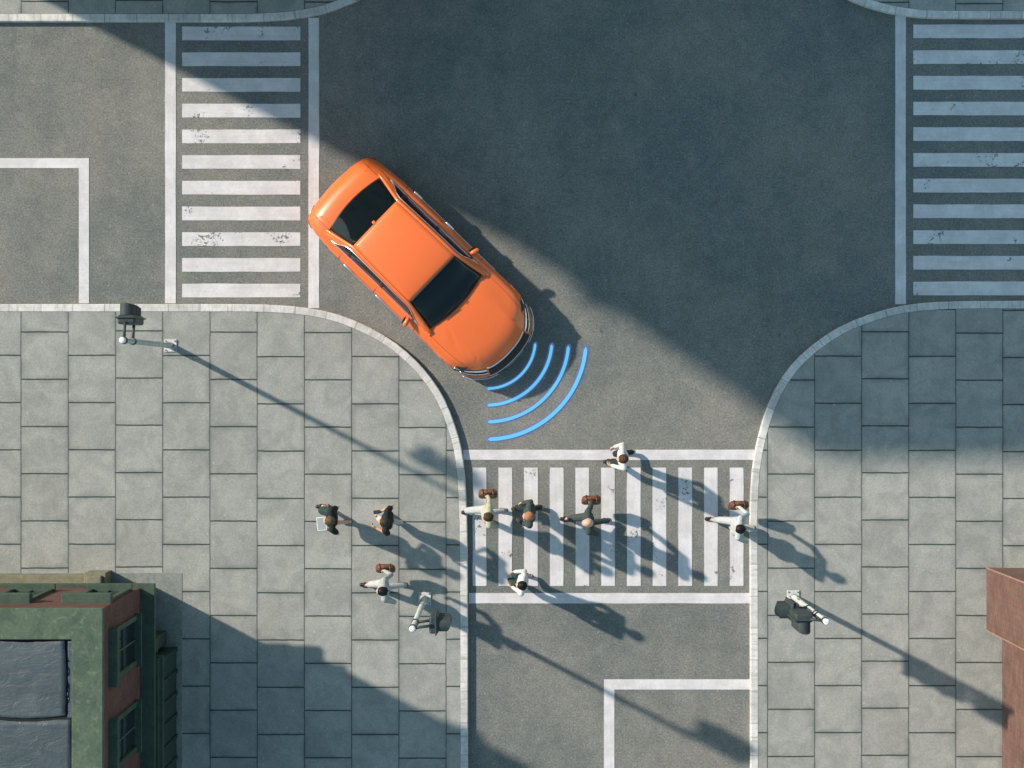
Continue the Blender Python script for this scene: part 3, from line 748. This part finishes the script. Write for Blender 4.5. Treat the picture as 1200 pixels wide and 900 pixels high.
# ------------------------------------------------------------------ traffic lights
M_mast = mottled('pale_mast_paint', (.42, .43, .40), (.52, .53, .50), (.34, .35, .33), 4, .5, .001)
M_cap = mat('white_cap', (.75, .77, .78), .4)
M_plate = mottled('base_plate_paint', (.50, .50, .50), (.62, .62, .62), (.35, .36, .36), 12, .5, .002)
M_sig = mottled('signal_housing', (.028, .040, .042), (.040, .052, .052), (.055, .065, .06), 6, .5, .001)
M_band = mat('clamp_band', (.05, .055, .06), .5)
M_lens = [mat('red_lens', (.30, .02, .02), .2), mat('amber_lens', (.35, .16, .02), .2), mat('green_lens', (.02, .22, .12), .2)]
def signal_head(parent, c, z0, z1, face):
    """housing (part) with visors and lenses (sub-parts); c is the housing centre, face the angle it looks to"""
    M = Matrix.Translation((c[0], c[1], 0)) @ Matrix.Rotation(face, 4, 'Z'); h = (z1-z0)/3
    bm = bmesh.new(); bx(bm, -.10, .06, -.155, .155, z0, z1, .035, M); bx(bm, .0, .028, -.185, .185, z0-.03, z1+.03, .012, M)
    hd = obj('signal_head', bm, M_sig, parent)
    for k in range(3):
        zc = z0+h*(k+.5); bm = bmesh.new(); n = 18; rings = []
        for x, r in ((.06, .118), (.27, .118), (.27, .110), (.06, .110)):
            ln = x if x < .1 else x
            rg = []
            for q in range(n+1):
                a = -math.radians(40)+math.radians(260)*q/n
                xx = ln-(.07*(1-math.sin(max(0, min(PI, a+.3)))) if x > .1 else 0)
                rg.append(bm.verts.new(M @ Vector((xx, r*1.08*math.cos(a), zc+r*math.sin(a)))))
            rings.append(rg)
        for a in range(4):
            b_ = (a+1) % 4
            for q in range(n): bm.faces.new((rings[a][q], rings[a][q+1], rings[b_][q+1], rings[b_][q]))
        obj('visor', bm, M_sig, hd, False)
        bm = bmesh.new(); r = bmesh.ops.create_uvsphere(bm, u_segments=20, v_segments=10, radius=.105)
        for v in r['verts']: v.co = M @ Vector((.06+v.co.x*.25, v.co.y, zc+v.co.z))
        obj('lens', bm, M_lens[2-k], hd, True)
    return hd
def mast(px, py, top, clamps, label, heads):
    p = W(px, py, .12); t_ = thing('traffic_light', label, 'traffic light', (p.x, p.y, .12), 0, 'traffic lights on the pavement corners')
    bm = bmesh.new(); bx(bm, -.12, .12, -.12, .12, 0, .025, .006); pl = obj('base_plate', bm, M_plate, t_)
    bm = bmesh.new()
    for sx_ in (-1, 1):
        for sy_ in (-1, 1): tube(bm, [(sx_*.088, sy_*.088, .02), (sx_*.088, sy_*.088, .045)], .014, 6)
    bx(bm, .045, .075, -.008, .008, .025, .10, .0); bx(bm, -.075, -.045, -.008, .008, .025, .10, .0)
    obj('bolt', bm, M_band, pl)
    bm = bmesh.new(); tube(bm, [(0, 0, .025), (0, 0, .35), (0, 0, .37), (0, 0, top)], [.062, .062, .052, .046], 24); po = obj('pole', bm, M_mast, t_, True)
    bm = bmesh.new(); ellip(bm, (0, 0, top+.005), (.056, .056, .035)); obj('pole_cap', bm, M_cap, t_, True)
    bm = bmesh.new(); bx(bm, -.045, -.03, .048, .058, .75, 1.0, .003); obj('access_cover', bm, M_band, po)
    for (hx, hy, z0, z1, face, pairs) in heads:
        signal_head(t_, (hx, hy), z0, z1, face)
        for (z, ex, ey) in pairs:
            bm = bmesh.new(); tube(bm, [(0, 0, z-.03), (0, 0, z+.03)], .066, 20); br = obj('bracket', bm, M_band, t_)
            bm = bmesh.new(); L = Vector((ex, ey, 0)); tube(bm, [Vector((0, 0, z)), L*.5+Vector((0, 0, z)), L+Vector((0, 0, z))], [.030, .024, .028], 10); obj('arm', bm, M_sig, br, True)
    return t_
mast(200, 405, 4.32, None, 'traffic light with two short arms beside the west kerb facing the upper street',
     [(0.03, .38, 3.42, 4.18, PI/2, [(3.48, .02, .32), (4.20, .02, .32)])])
mast(497.8, 701.2, 4.34, None, 'traffic light next to the pedestrians in front of the crosswalk by the middle kerb',
     [(.38, .05, 3.46, 4.22, 0, [(3.52, .32, .04), (4.24, .32, .04)])])
mast(929.3, 699, 3.72, None, 'traffic light carrying two dark signal heads near the red brick building',
     [(-.40, .03, 1.86, 2.66, PI, [(1.86, -.34, .03), (2.62, -.34, .03)]), (-.36, .02, 2.80, 3.55, -PI/2, [(2.86, -.26, .02), (3.56, -.26, .02)])])

# ------------------------------------------------------------------ people
def fabric(name, c, v=.25, rough=.85):
    m = mat(name, c, rough, spec=.2); t = NT(m); P = t.pos()
    n = t.noise(P, 9, 3, .6, 1.2); f = t.noise(P, 60, 2)
    cc = t.gain(t.mix(0.0, c, c), t.math('ADD', t.math('MULTIPLY', t.math('SUBTRACT', n, .5), v*2), 1.0))
    t.base(cc); t.normal(t.bump(t.math('ADD', n, t.math('MULTIPLY', f, .2)), .03, .6)); return m
M_skin = [mat('skin_pale', (.62, .36, .26), .5), mat('skin_warm', (.60, .29, .16), .5)]
M_eye = mat('eye', (.02, .015, .012), .15)
F = dict(white=fabric('white_cotton', (.58, .58, .565)), grey=fabric('light_grey_cloth', (.33, .35, .345)), beige=fabric('beige_cloth', (.42, .40, .29)), black=fabric('black_cloth', (.018, .022, .024)),
         teal=fabric('dark_green_cloth', (.022, .050, .048)), suit=fabric('charcoal_cloth', (.050, .066, .062)), pale=fabric('pale_trousers', (.43, .44, .44)), olive=fabric('dark_trousers', (.022, .035, .038)),
         shirtblue=fabric('pale_blue_grey_cloth', (.43, .47, .47)))
H = dict(brown=fabric('brown_hair', (.075, .040, .020), .5, .6), black=fabric('black_hair', (.008, .008, .010), .4, .5), dark=fabric('dark_brown_hair', (.045, .032, .020), .5, .6), olive=fabric('fair_brown_hair', (.10, .075, .035), .5, .6),
         blond=fabric('pale_blond_hair', (.62, .44, .30), .3, .6), ginger=fabric('thin_ginger_hair', (.36, .165, .085), .5, .6))
S = dict(black=mat('black_shoe', (.012, .012, .014), .4), brown=mat('tan_shoe', (.26, .18, .06), .5), white=mat('white_shoe', (.6, .6, .6), .5))
def remesh(name, bm, m, parent, vox, it=3):
    me = bpy.data.meshes.new(name); bm.to_mesh(me); bm.free(); o = bpy.data.objects.new(name, me); C.objects.link(o)
    r = o.modifiers.new('r', 'REMESH'); r.mode = 'VOXEL'; r.voxel_size = vox; r.use_smooth_shade = True
    s = o.modifiers.new('s', 'SMOOTH'); s.factor = .5; s.iterations = it
    dg = bpy.context.evaluated_depsgraph_get(); dg.update()
    m2 = bpy.data.meshes.new_from_object(o.evaluated_get(dg)); o.modifiers.clear(); o.data = m2; bpy.data.meshes.remove(me)
    m2.materials.clear(); m2.materials.append(m)
    for p in m2.polygons: p.use_smooth = True
    o.parent = parent; return o
def ik(a, b, l1, l2, pole):
    d = b-a; L = d.length; mx = (l1+l2)*.998
    if L > mx: b = a+d*(mx/L); d = b-a; L = mx
    x = (l1*l1-l2*l2+L*L)/(2*L); h = math.sqrt(max(0, l1*l1-x*x)); t = d.normalized()
    p = pole-t*pole.dot(t); p.normalize()
    return a+t*x+p*h, b
def person(label, head, feet, hands, top, low, shoe, hair, skin=0, yaw=PI, sleeve='long', legs='long', lean=.0, height=1.74, group='people walking over the crossing', skirt=False, coat=False, bald=False, palms=None, headyaw=0.0):
    """head/feet/hands: plan points with heights; feet = ((point, base z, heel lift), ...) front, back; hands = right, left"""
    sc = height/1.74
    fw = Vector((math.cos(yaw), math.sin(yaw), 0)); lf = Vector((-fw.y, fw.x, 0)); up = Vector((0, 0, 1))
    bz = min(feet[0][1], feet[1][1])
    hd = W(head[0], head[1], bz+1.62*sc)
    fpos = [W(f[0][0], f[0][1], f[1]) for f in feet]
    mid = (fpos[0]+fpos[1])/2; mid.z = 0
    stride = (fpos[0]-fpos[1]); stride.z = 0
    need = stride.length/2
    pz = bz+min(.92*sc, math.sqrt(max(.3, (.86*sc)**2-need**2))+.10)
    hd.z = pz+(1.62-.92)*sc
    root = thing('person', label, 'person', (mid.x, mid.y, bz), 0, group)
    Oinv = Vector((mid.x, mid.y, bz))
    pel = Vector((mid.x, mid.y, pz))*1.0
    hxy = Vector((hd.x, hd.y, 0)); pel.x += (hxy.x-mid.x)*.35; pel.y += (hxy.y-mid.y)*.35
    neck = Vector((hd.x, hd.y, hd.z-.15*sc))-fw*.025
    chest = pel.lerp(neck, .72); waist = pel.lerp(neck, .32)
    rs = 0.180*sc
    sh = [neck-lf*rs+up*-.065, neck+lf*rs+up*-.065]          # right, left
    hip = [pel-lf*.09*sc-up*.04, pel+lf*.09*sc-up*.04]
    L = lambda p: Vector(p)-Oinv
    # which foot is right: the front foot is right by default flag feet[0][3]
    rf = feet[0][3] if len(feet[0]) > 3 else 0
    order = (0, 1) if rf == 0 else (1, 0)
    ank, knee, toes = [None]*2, [None]*2, [None]*2
    for side in (0, 1):
        f = feet[order[side]]; p = W(f[0][0], f[0][1], f[1])
        lift = f[2]; a = Vector((p.x, p.y, f[1]+.085+lift))
        fdir = fw.copy()
        a = a-fw*.03 if lift < .02 else a
        k, a = ik(hip[side], a, .44*sc, .43*sc, fw+up*.05)
        ank[side] = a; knee[side] = k
        toes[side] = (a+fdir*.15-up*.055) if lift < .02 else (a+fdir*.11-up*(.04+lift*.8))
        if toes[side].z < f[1]+.03: toes[side].z = f[1]+.03
    wr, elb, hdir, hn = [None]*2, [None]*2, [None]*2, [None]*2
    for side in (0, 1):
        h = hands[side]; p = W(h[0], h[1], bz+h[2])
        pole = (-fw*1.0-up*.9+(lf if side else -lf)*(h[3] if len(h) > 3 else .5)*.7)
        e, p = ik(sh[side], p, .285*sc, .26*sc, pole); elb[side] = e; wr[side] = p
        hdir[side] = (p-e).normalized()
        if len(h) > 4 and h[4] == 'grip': hdir[side] = (hdir[side]*.3-up*.9).normalized()
        inn = (-lf if side else lf); n = inn-hdir[side]*inn.dot(hdir[side]); hn[side] = n.normalized() if n.length > .1 else up
    def arm(bm, k, g, hand=True):
        capsule(bm, L(sh[k]), L(elb[k]), .046*sc+g, .036*sc+g); capsule(bm, L(elb[k]), L(wr[k]), .036*sc+g, .025*sc+g)
    # ---------------- body: one continuous surface
    bm = bmesh.new()
    capsule(bm, L(hip[0]), L(hip[1]), .086*sc, .086*sc); capsule(bm, L(pel), L(waist), .104*sc, .09*sc)
    capsule(bm, L(waist-lf*.03), L(chest-lf*.05), .076, .096); capsule(bm, L(waist+lf*.03), L(chest+lf*.05), .076, .096)
    capsule(bm, L(sh[0]), L(sh[1]), .055, .055); capsule(bm, L(chest), L(neck), .08, .05)
    capsule(bm, L(neck-up*.03), L(hd-up*.05), .052*sc, .050*sc)
    R = Matrix.Rotation(yaw+headyaw, 3, 'Z')
    hf = R @ Vector((1, 0, 0)); hl = R @ Vector((0, 1, 0))
    ellip(bm, L(hd+up*.015*sc), (.096*sc, .077*sc, .098*sc), R); ellip(bm, L(hd+hf*.022-up*.05*sc), (.070*sc, .056*sc, .065*sc), R)
    capsule(bm, L(hd+hf*.088+up*.005), L(hd+hf*.104-up*.022), .008, .013)           # nose
    capsule(bm, L(hd+hf*.074-up*.062-hl*.014), L(hd+hf*.074-up*.062+hl*.014), .009, .009)   # lips
    capsule(bm, L(hd+hf*.066-up*.098), L(hd+hf*.07-up*.095), .018, .018)             # chin
    for q in (-1, 1):
        ellip(bm, L(hd+hl*q*.080-up*.008-hf*.008), (.018, .010, .030), R)
        capsule(bm, L(hd+hf*.084+hl*q*.045+up*.022), L(hd+hf*.092+hl*q*.015+up*.022), .010, .010)
    for k in (0, 1):
        arm(bm, k, 0)
        d = hdir[k]; n = hn[k]; sdw = d.cross(n).normalized()
        if sdw.dot(fw) < 0: sdw = -sdw
        w0 = wr[k]; capsule(bm, L(w0-d*.02), L(w0+d*.02), .025, .022)
        grip = len(hands[k]) > 4 and hands[k][4] in ('grip', 'hold')
        for j in range(4):                                                          # palm as four rays, then bent fingers
            off = sdw*(-.030+.020*j)
            a = w0+d*.015+off*.6; b_ = w0+d*.088+off-(d*.006*abs(j-1.5))
            capsule(bm, L(a), L(b_), .014, .0115, 8, 3)
            ln = (.030, .036, .038, .033)[j]*1.15; c1 = .55 if not grip else 1.1
            d1 = (d*math.cos(c1)+n*math.sin(c1)).normalized(); m1 = b_+d1*ln
            c2 = 1.1 if not grip else 2.4; d2 = (d*math.cos(c2)+n*math.sin(c2)).normalized(); m2_ = m1+d2*ln*.85
            capsule(bm, L(b_), L(m1), .0098, .009, 8, 3); capsule(bm, L(m1), L(m2_), .009, .0078, 8, 3)
        t0 = w0+d*.030+sdw*.022; t1 = t0+(d*.6+sdw*.65+n*.35).normalized()*.042; t2 = t1+(d*.8+n*.55).normalized()*.032
        capsule(bm, L(t0), L(t1), .013, .0108, 8, 3); capsule(bm, L(t1), L(t2), .0105, .0085, 8, 3)
        capsule(bm, L(hip[k]), L(knee[k]), .072*sc, .049*sc); capsule(bm, L(knee[k]), L(ank[k]), .049*sc, .034*sc)
        mp = knee[k].lerp(ank[k], .3)-fw*.015; capsule(bm, L(mp), L(mp.lerp(ank[k], .3)), .048, .041)
        capsule(bm, L(ank[k]-fw*.03-up*.02), L(toes[k]), .036, .028)
    body = remesh('body', bm, M_skin[skin], root, .0075, 3)
    for q in (-1, 1):
        bm = bmesh.new(); ellip(bm, L(hd+hf*.088+hl*q*.030+up*.006), (.010, .013, .009), R, 10); obj('eye', bm, M_eye, body, True)
    # ---------------- clothes
    g = .011 if not coat else .019
    bm = bmesh.new()
    hem = pel-up*(.02 if not coat else .10)
    capsule(bm, L(hip[0]+up*(.05 if not coat else -.06)), L(hip[1]+up*(.05 if not coat else -.06)), .088*sc+g, .088*sc+g); capsule(bm, L(pel+up*.02), L(waist), .104*sc+g, .09*sc+g)
    capsule(bm, L(waist-lf*.03), L(chest-lf*.055), .078+g, .098+g); capsule(bm, L(waist+lf*.03), L(chest+lf*.055), .078+g, .098+g)
    capsule(bm, L(sh[0]), L(sh[1]), .050+g, .050+g); capsule(bm, L(chest), L(neck-up*.055), .085+g, .06+g)
    for k in (0, 1):
        if sleeve == 'long': arm(bm, k, g*.85)
        else: e2 = sh[k].lerp(elb[k], .62 if sleeve == 'short' else .95); capsule(bm, L(sh[k]), L(e2), .053+g, .049+g)
    tp = remesh('jacket' if coat else 'shirt', bm, F[top], root, .014, 3)
    if coat:
        bm = bmesh.new(); tube(bm, [L(neck-up*.035+(fw*math.cos(a)+lf*math.sin(a))*.066) for a in [2*PI*k/20 for k in range(21)]], .014, 8); obj('collar', bm, F['white'], tp, True)
    bm = bmesh.new(); g = .014
    capsule(bm, L(hip[0]), L(hip[1]), .088*sc+g, .088*sc+g); capsule(bm, L(pel), L(pel+up*.07), .102*sc+g, .096*sc+g)
    for k in (0, 1):
        if legs == 'long':
            capsule(bm, L(hip[k]), L(knee[k]), .074*sc+g, .050*sc+g); capsule(bm, L(knee[k]), L(ank[k]+up*.02), .050*sc+g, .038*sc+g)
        elif legs == 'crop':
            e2 = knee[k].lerp(ank[k], .62); capsule(bm, L(hip[k]), L(knee[k]), .074*sc+g, .052*sc+g); capsule(bm, L(knee[k]), L(e2), .052*sc+g, .045*sc+g)
        else:
            e2 = hip[k].lerp(knee[k], .88); capsule(bm, L(hip[k]), L(e2), .083*sc+g, .070*sc+g)
    remesh('trousers' if legs != 'short' else 'shorts', bm, F[low], root, .014, 3)
    for k in (0, 1):
        bm = bmesh.new(); a = ank[k]; tt = toes[k]; hz = a-fw*.045-up*.045
        dd = (tt-hz).normalized()
        capsule(bm, L(hz), L(tt+dd*.015), .040, .036); capsule(bm, L(a-up*.01), L(hz.lerp(tt, .4)+up*.01), .041, .036); capsule(bm, L(tt-dd*.06-lf*.008), L(tt+dd*.01+lf*.008), .042, .036)
        zmin = feet[order[k]][1]
        remesh('shoe', bm, S[shoe], root, .012, 2)
    if bald:
        bm = bmesh.new()   # thin ring of hair round the back and sides
        ellip(bm, L(hd-hf*.016+up*.002), (.092*sc, .083*sc, .072*sc), R)
        remesh('hair', bm, H[hair], root, .009, 2)
    else:
        bm = bmesh.new(); ellip(bm, L(hd-hf*.014+up*.033*sc), (.100*sc, .090*sc, .094*sc), R); ellip(bm, L(hd-hf*.045-up*.015), (.068, .078, .085), R)
        for q in range(26):
            a = random.uniform(0, 2*PI); e_ = random.uniform(.1, 1.2)
            c0 = Vector((math.cos(a)*math.cos(e_)*.088-.012, math.sin(a)*math.cos(e_)*.078, .033+math.sin(e_)*.086)); c0 = R @ c0
            c1 = R @ Vector((math.cos(a)*.02-.02, math.sin(a)*.02, -.01))
            capsule(bm, L(hd+c0), L(hd+c0*0.93+c1*.8), .015, .010, 7, 2)
        remesh('hair', bm, H[hair], root, .008, 2)
    root['_'] = 0; del root['_']
    return dict(root=root, wrist=wr, hdir=hdir, fw=fw, lf=lf)

M_leather = fabric('brown_leather', (.135, .052, .028), .5, .45); M_leather_d = mat('dark_leather', (.03, .018, .012), .5); M_brass = mat('brass', (.22, .14, .05), .4, metal=1.0)
def briefcase(P, px, py, z, label):
    c = W(px, py, z); o = thing('briefcase', label, 'briefcase', tuple(c), 0, 'brown briefcases carried by people')
    o.rotation_euler = (math.radians(-13), 0, P['fw'].to_2d().angle_signed(Vector((-1, 0))) if False else 0)
    bm = bmesh.new(); n = 16
    prof = [(0, .062), (.03, .074), (.14, .080), (.25, .074), (.275, .062)]
    def f(u, v):
        return None
    rings = []
    for (zz, hw) in prof:
        rg = []
        for k in range(n*2):
            a = 2*PI*k/(n*2); ca = math.cos(a); sa = math.sin(a)
            x = math.copysign(abs(ca)**.35, ca)*(.188-.012*(zz/.275)); y = math.copysign(abs(sa)**.55, sa)*hw
            rg.append(bm.verts.new((x, y, zz-.28)))
        rings.append(rg)
    for a, b_ in zip(rings, rings[1:]):
        for k in range(n*2): bm.faces.new((a[k], a[(k+1) % (n*2)], b_[(k+1) % (n*2)], b_[k]))
    bm.faces.new(rings[0][::-1]); bm.faces.new(rings[-1]); obj('case_body', bm, M_leather, o, True)
    for x in (-.10, .10):
        bm = bmesh.new(); bx(bm, x-.014, x+.014, -.080, .080, -.20, .0005, .004); obj('strap', bm, M_leather_d, o)
    bm = bmesh.new(); tube(bm, [(.06*math.cos(PI*k/10), -.01, .002+.040*math.sin(PI*k/10)) for k in range(11)], .010, 8); obj('handle', bm, M_leather_d, o, True)
    for x in (-.10, .10):
        bm = bmesh.new(); bx(bm, x-.012, x+.012, -.02, .012, .002, .010, .002); obj('clasp', bm, M_brass, o)
    return o
G1 = 'people walking on the west pavement'; KB = .12
p1 = person('person in black shirt and dark shorts walking while looking at a tablet', (385.5, 610.5), (((380, 593), KB, 0, 0), ((409, 611), KB, .07)),
       ((384, 605.5, 1.12, .9, 'hold'), (381, 619.5, 1.12, 1.0, 'hold')), 'black', 'teal', 'black', 'olive', 0, yaw=PI+.06, sleeve='short', legs='short', group=G1, height=1.72)
p2 = person('person in black short sleeved shirt holding a phone with pale trousers', (450, 611.5), (((451, 601), KB, 0, 1), ((468, 611.5), KB, .06)),
       ((444.5, 600.5, 1.12, 1.1, 'hold'), (441.5, 619, 1.10, .9)), 'black', 'pale', 'white', 'dark', 1, yaw=PI-.1, sleeve='short', group=G1, height=1.76)
p3 = person('person in light grey clothes striding with a briefcase beside the middle traffic light', (447.4, 693), (((431.5, 685.0), KB, 0, 0), ((474, 684.0), KB, .10)),
       ((450.5, 669, .92, .4, 'grip'), (455, 701, .95, .6)), 'grey', 'pale', 'black', 'black', 0, group=G1, height=1.76)
briefcase(p3, 451, 665.2, .84, 'brown briefcase held by the person on the pavement near the traffic light')
p4 = person('person in beige clothes with a briefcase stepping up to the kerb', (571.3, 605.8), (((550.5, 600.3), .125, 0, 0), ((591, 597.5), 0, .10)),
       ((571.8, 581, .84, .4, 'grip'), (577, 612, .90, .6)), 'beige', 'pale', 'black', 'dark', 0, height=1.76)
briefcase(p4, 571.8, 577.5, .74, 'brown briefcase held by the person in beige at the kerb end of the crossing')
p5 = person('person with ginger hair in charcoal coat on the third crosswalk stripe', (619, 605), (((609, 596.0), 0, 0, 0), ((633, 593.5), 0, .09)),
       ((613.2, 589, .92, .8), (610.8, 612, .92, .8)), 'suit', 'olive', 'brown', 'ginger', 0, coat=True, bald=False, height=1.76)
p6 = person('person with pale blond hair in charcoal suit striding with a briefcase', (688.7, 613), (((665.5, 607.5), 0, 0, 0), ((711.5, 609), 0, .10)),
       ((693.2, 588, .84, .4, 'grip'), (694, 622, .90, .6)), 'suit', 'suit', 'black', 'blond', 0, coat=True, bald=True, height=1.78, yaw=PI+.05)
briefcase(p6, 693.4, 584.8, .74, 'brown briefcase held by the blond person in the charcoal suit')
p7 = person('person in white shirt and dark trousers with brown hair on the upper crossing line', (729.4, 537.8), (((716.5, 540), 0, 0, 1), ((739.5, 529.5), 0, .09)),
       ((720.5, 523.5, .92, .9), (717.5, 545.5, .92, .9)), 'white', 'olive', 'black', 'brown', 0, yaw=PI+.1, height=1.74)
p8 = person('person in white clothes with black hair leaving the east kerb with a briefcase', (866.7, 620), (((835.5, 608.8), 0, 0, 0), ((880.5, 617.5), .125, .08)),
       ((866.7, 594.5, .95, .4, 'grip'), (868.5, 627, .95, .6)), 'shirtblue', 'pale', 'black', 'black', 0, yaw=PI-.12, height=1.76)
briefcase(p8, 866.7, 591.0, .85, 'brown briefcase held by the person in white beside the east kerb')
p9 = person('person with black hair in white shirt on the lower crossing line', (611, 685.8), (((604.5, 680), 0, 0, 1), ((620.5, 674), 0, .09)),
       ((603.5, 670, .93, .8), (601, 688.5, .93, .8)), 'white', 'teal', 'black', 'black', 0, yaw=PI-.15, legs='crop', height=1.70)
# things in hands
M_screen = mat('pale_screen', (.26, .29, .32), .25); M_case = mat('white_plastic', (.7, .7, .7), .4); M_dark = mat('dark_plastic', (.02, .02, .025), .3)
def device(name, label, cat, px, py, z, sx_, sy_, tilt, mb, ms):
    c = W(px, py, z); o = thing(name, label, cat, tuple(c)); o.rotation_euler = (0, math.radians(tilt), .12)
    bm = bmesh.new(); bx(bm, -sx_, sx_, -sy_, sy_, -.006, .006, .003); obj('casing', bm, mb, o)
    bm = bmesh.new(); bx(bm, -sx_+.012, sx_-.012, -sy_+.010, sy_-.010, .0055, .0075); obj('screen', bm, ms, o); return o
device('tablet', 'white tablet held by the person walking in dark shorts', 'tablet', 377, 613.8, 1.30, .095, .125, -14, M_case, M_screen)
device('phone', 'small dark phone in the hand of the person in a black shirt', 'phone', 441.6, 600, 1.28, .065, .035, -10, M_dark, mat('dark_screen', (.03, .035, .045), .1))
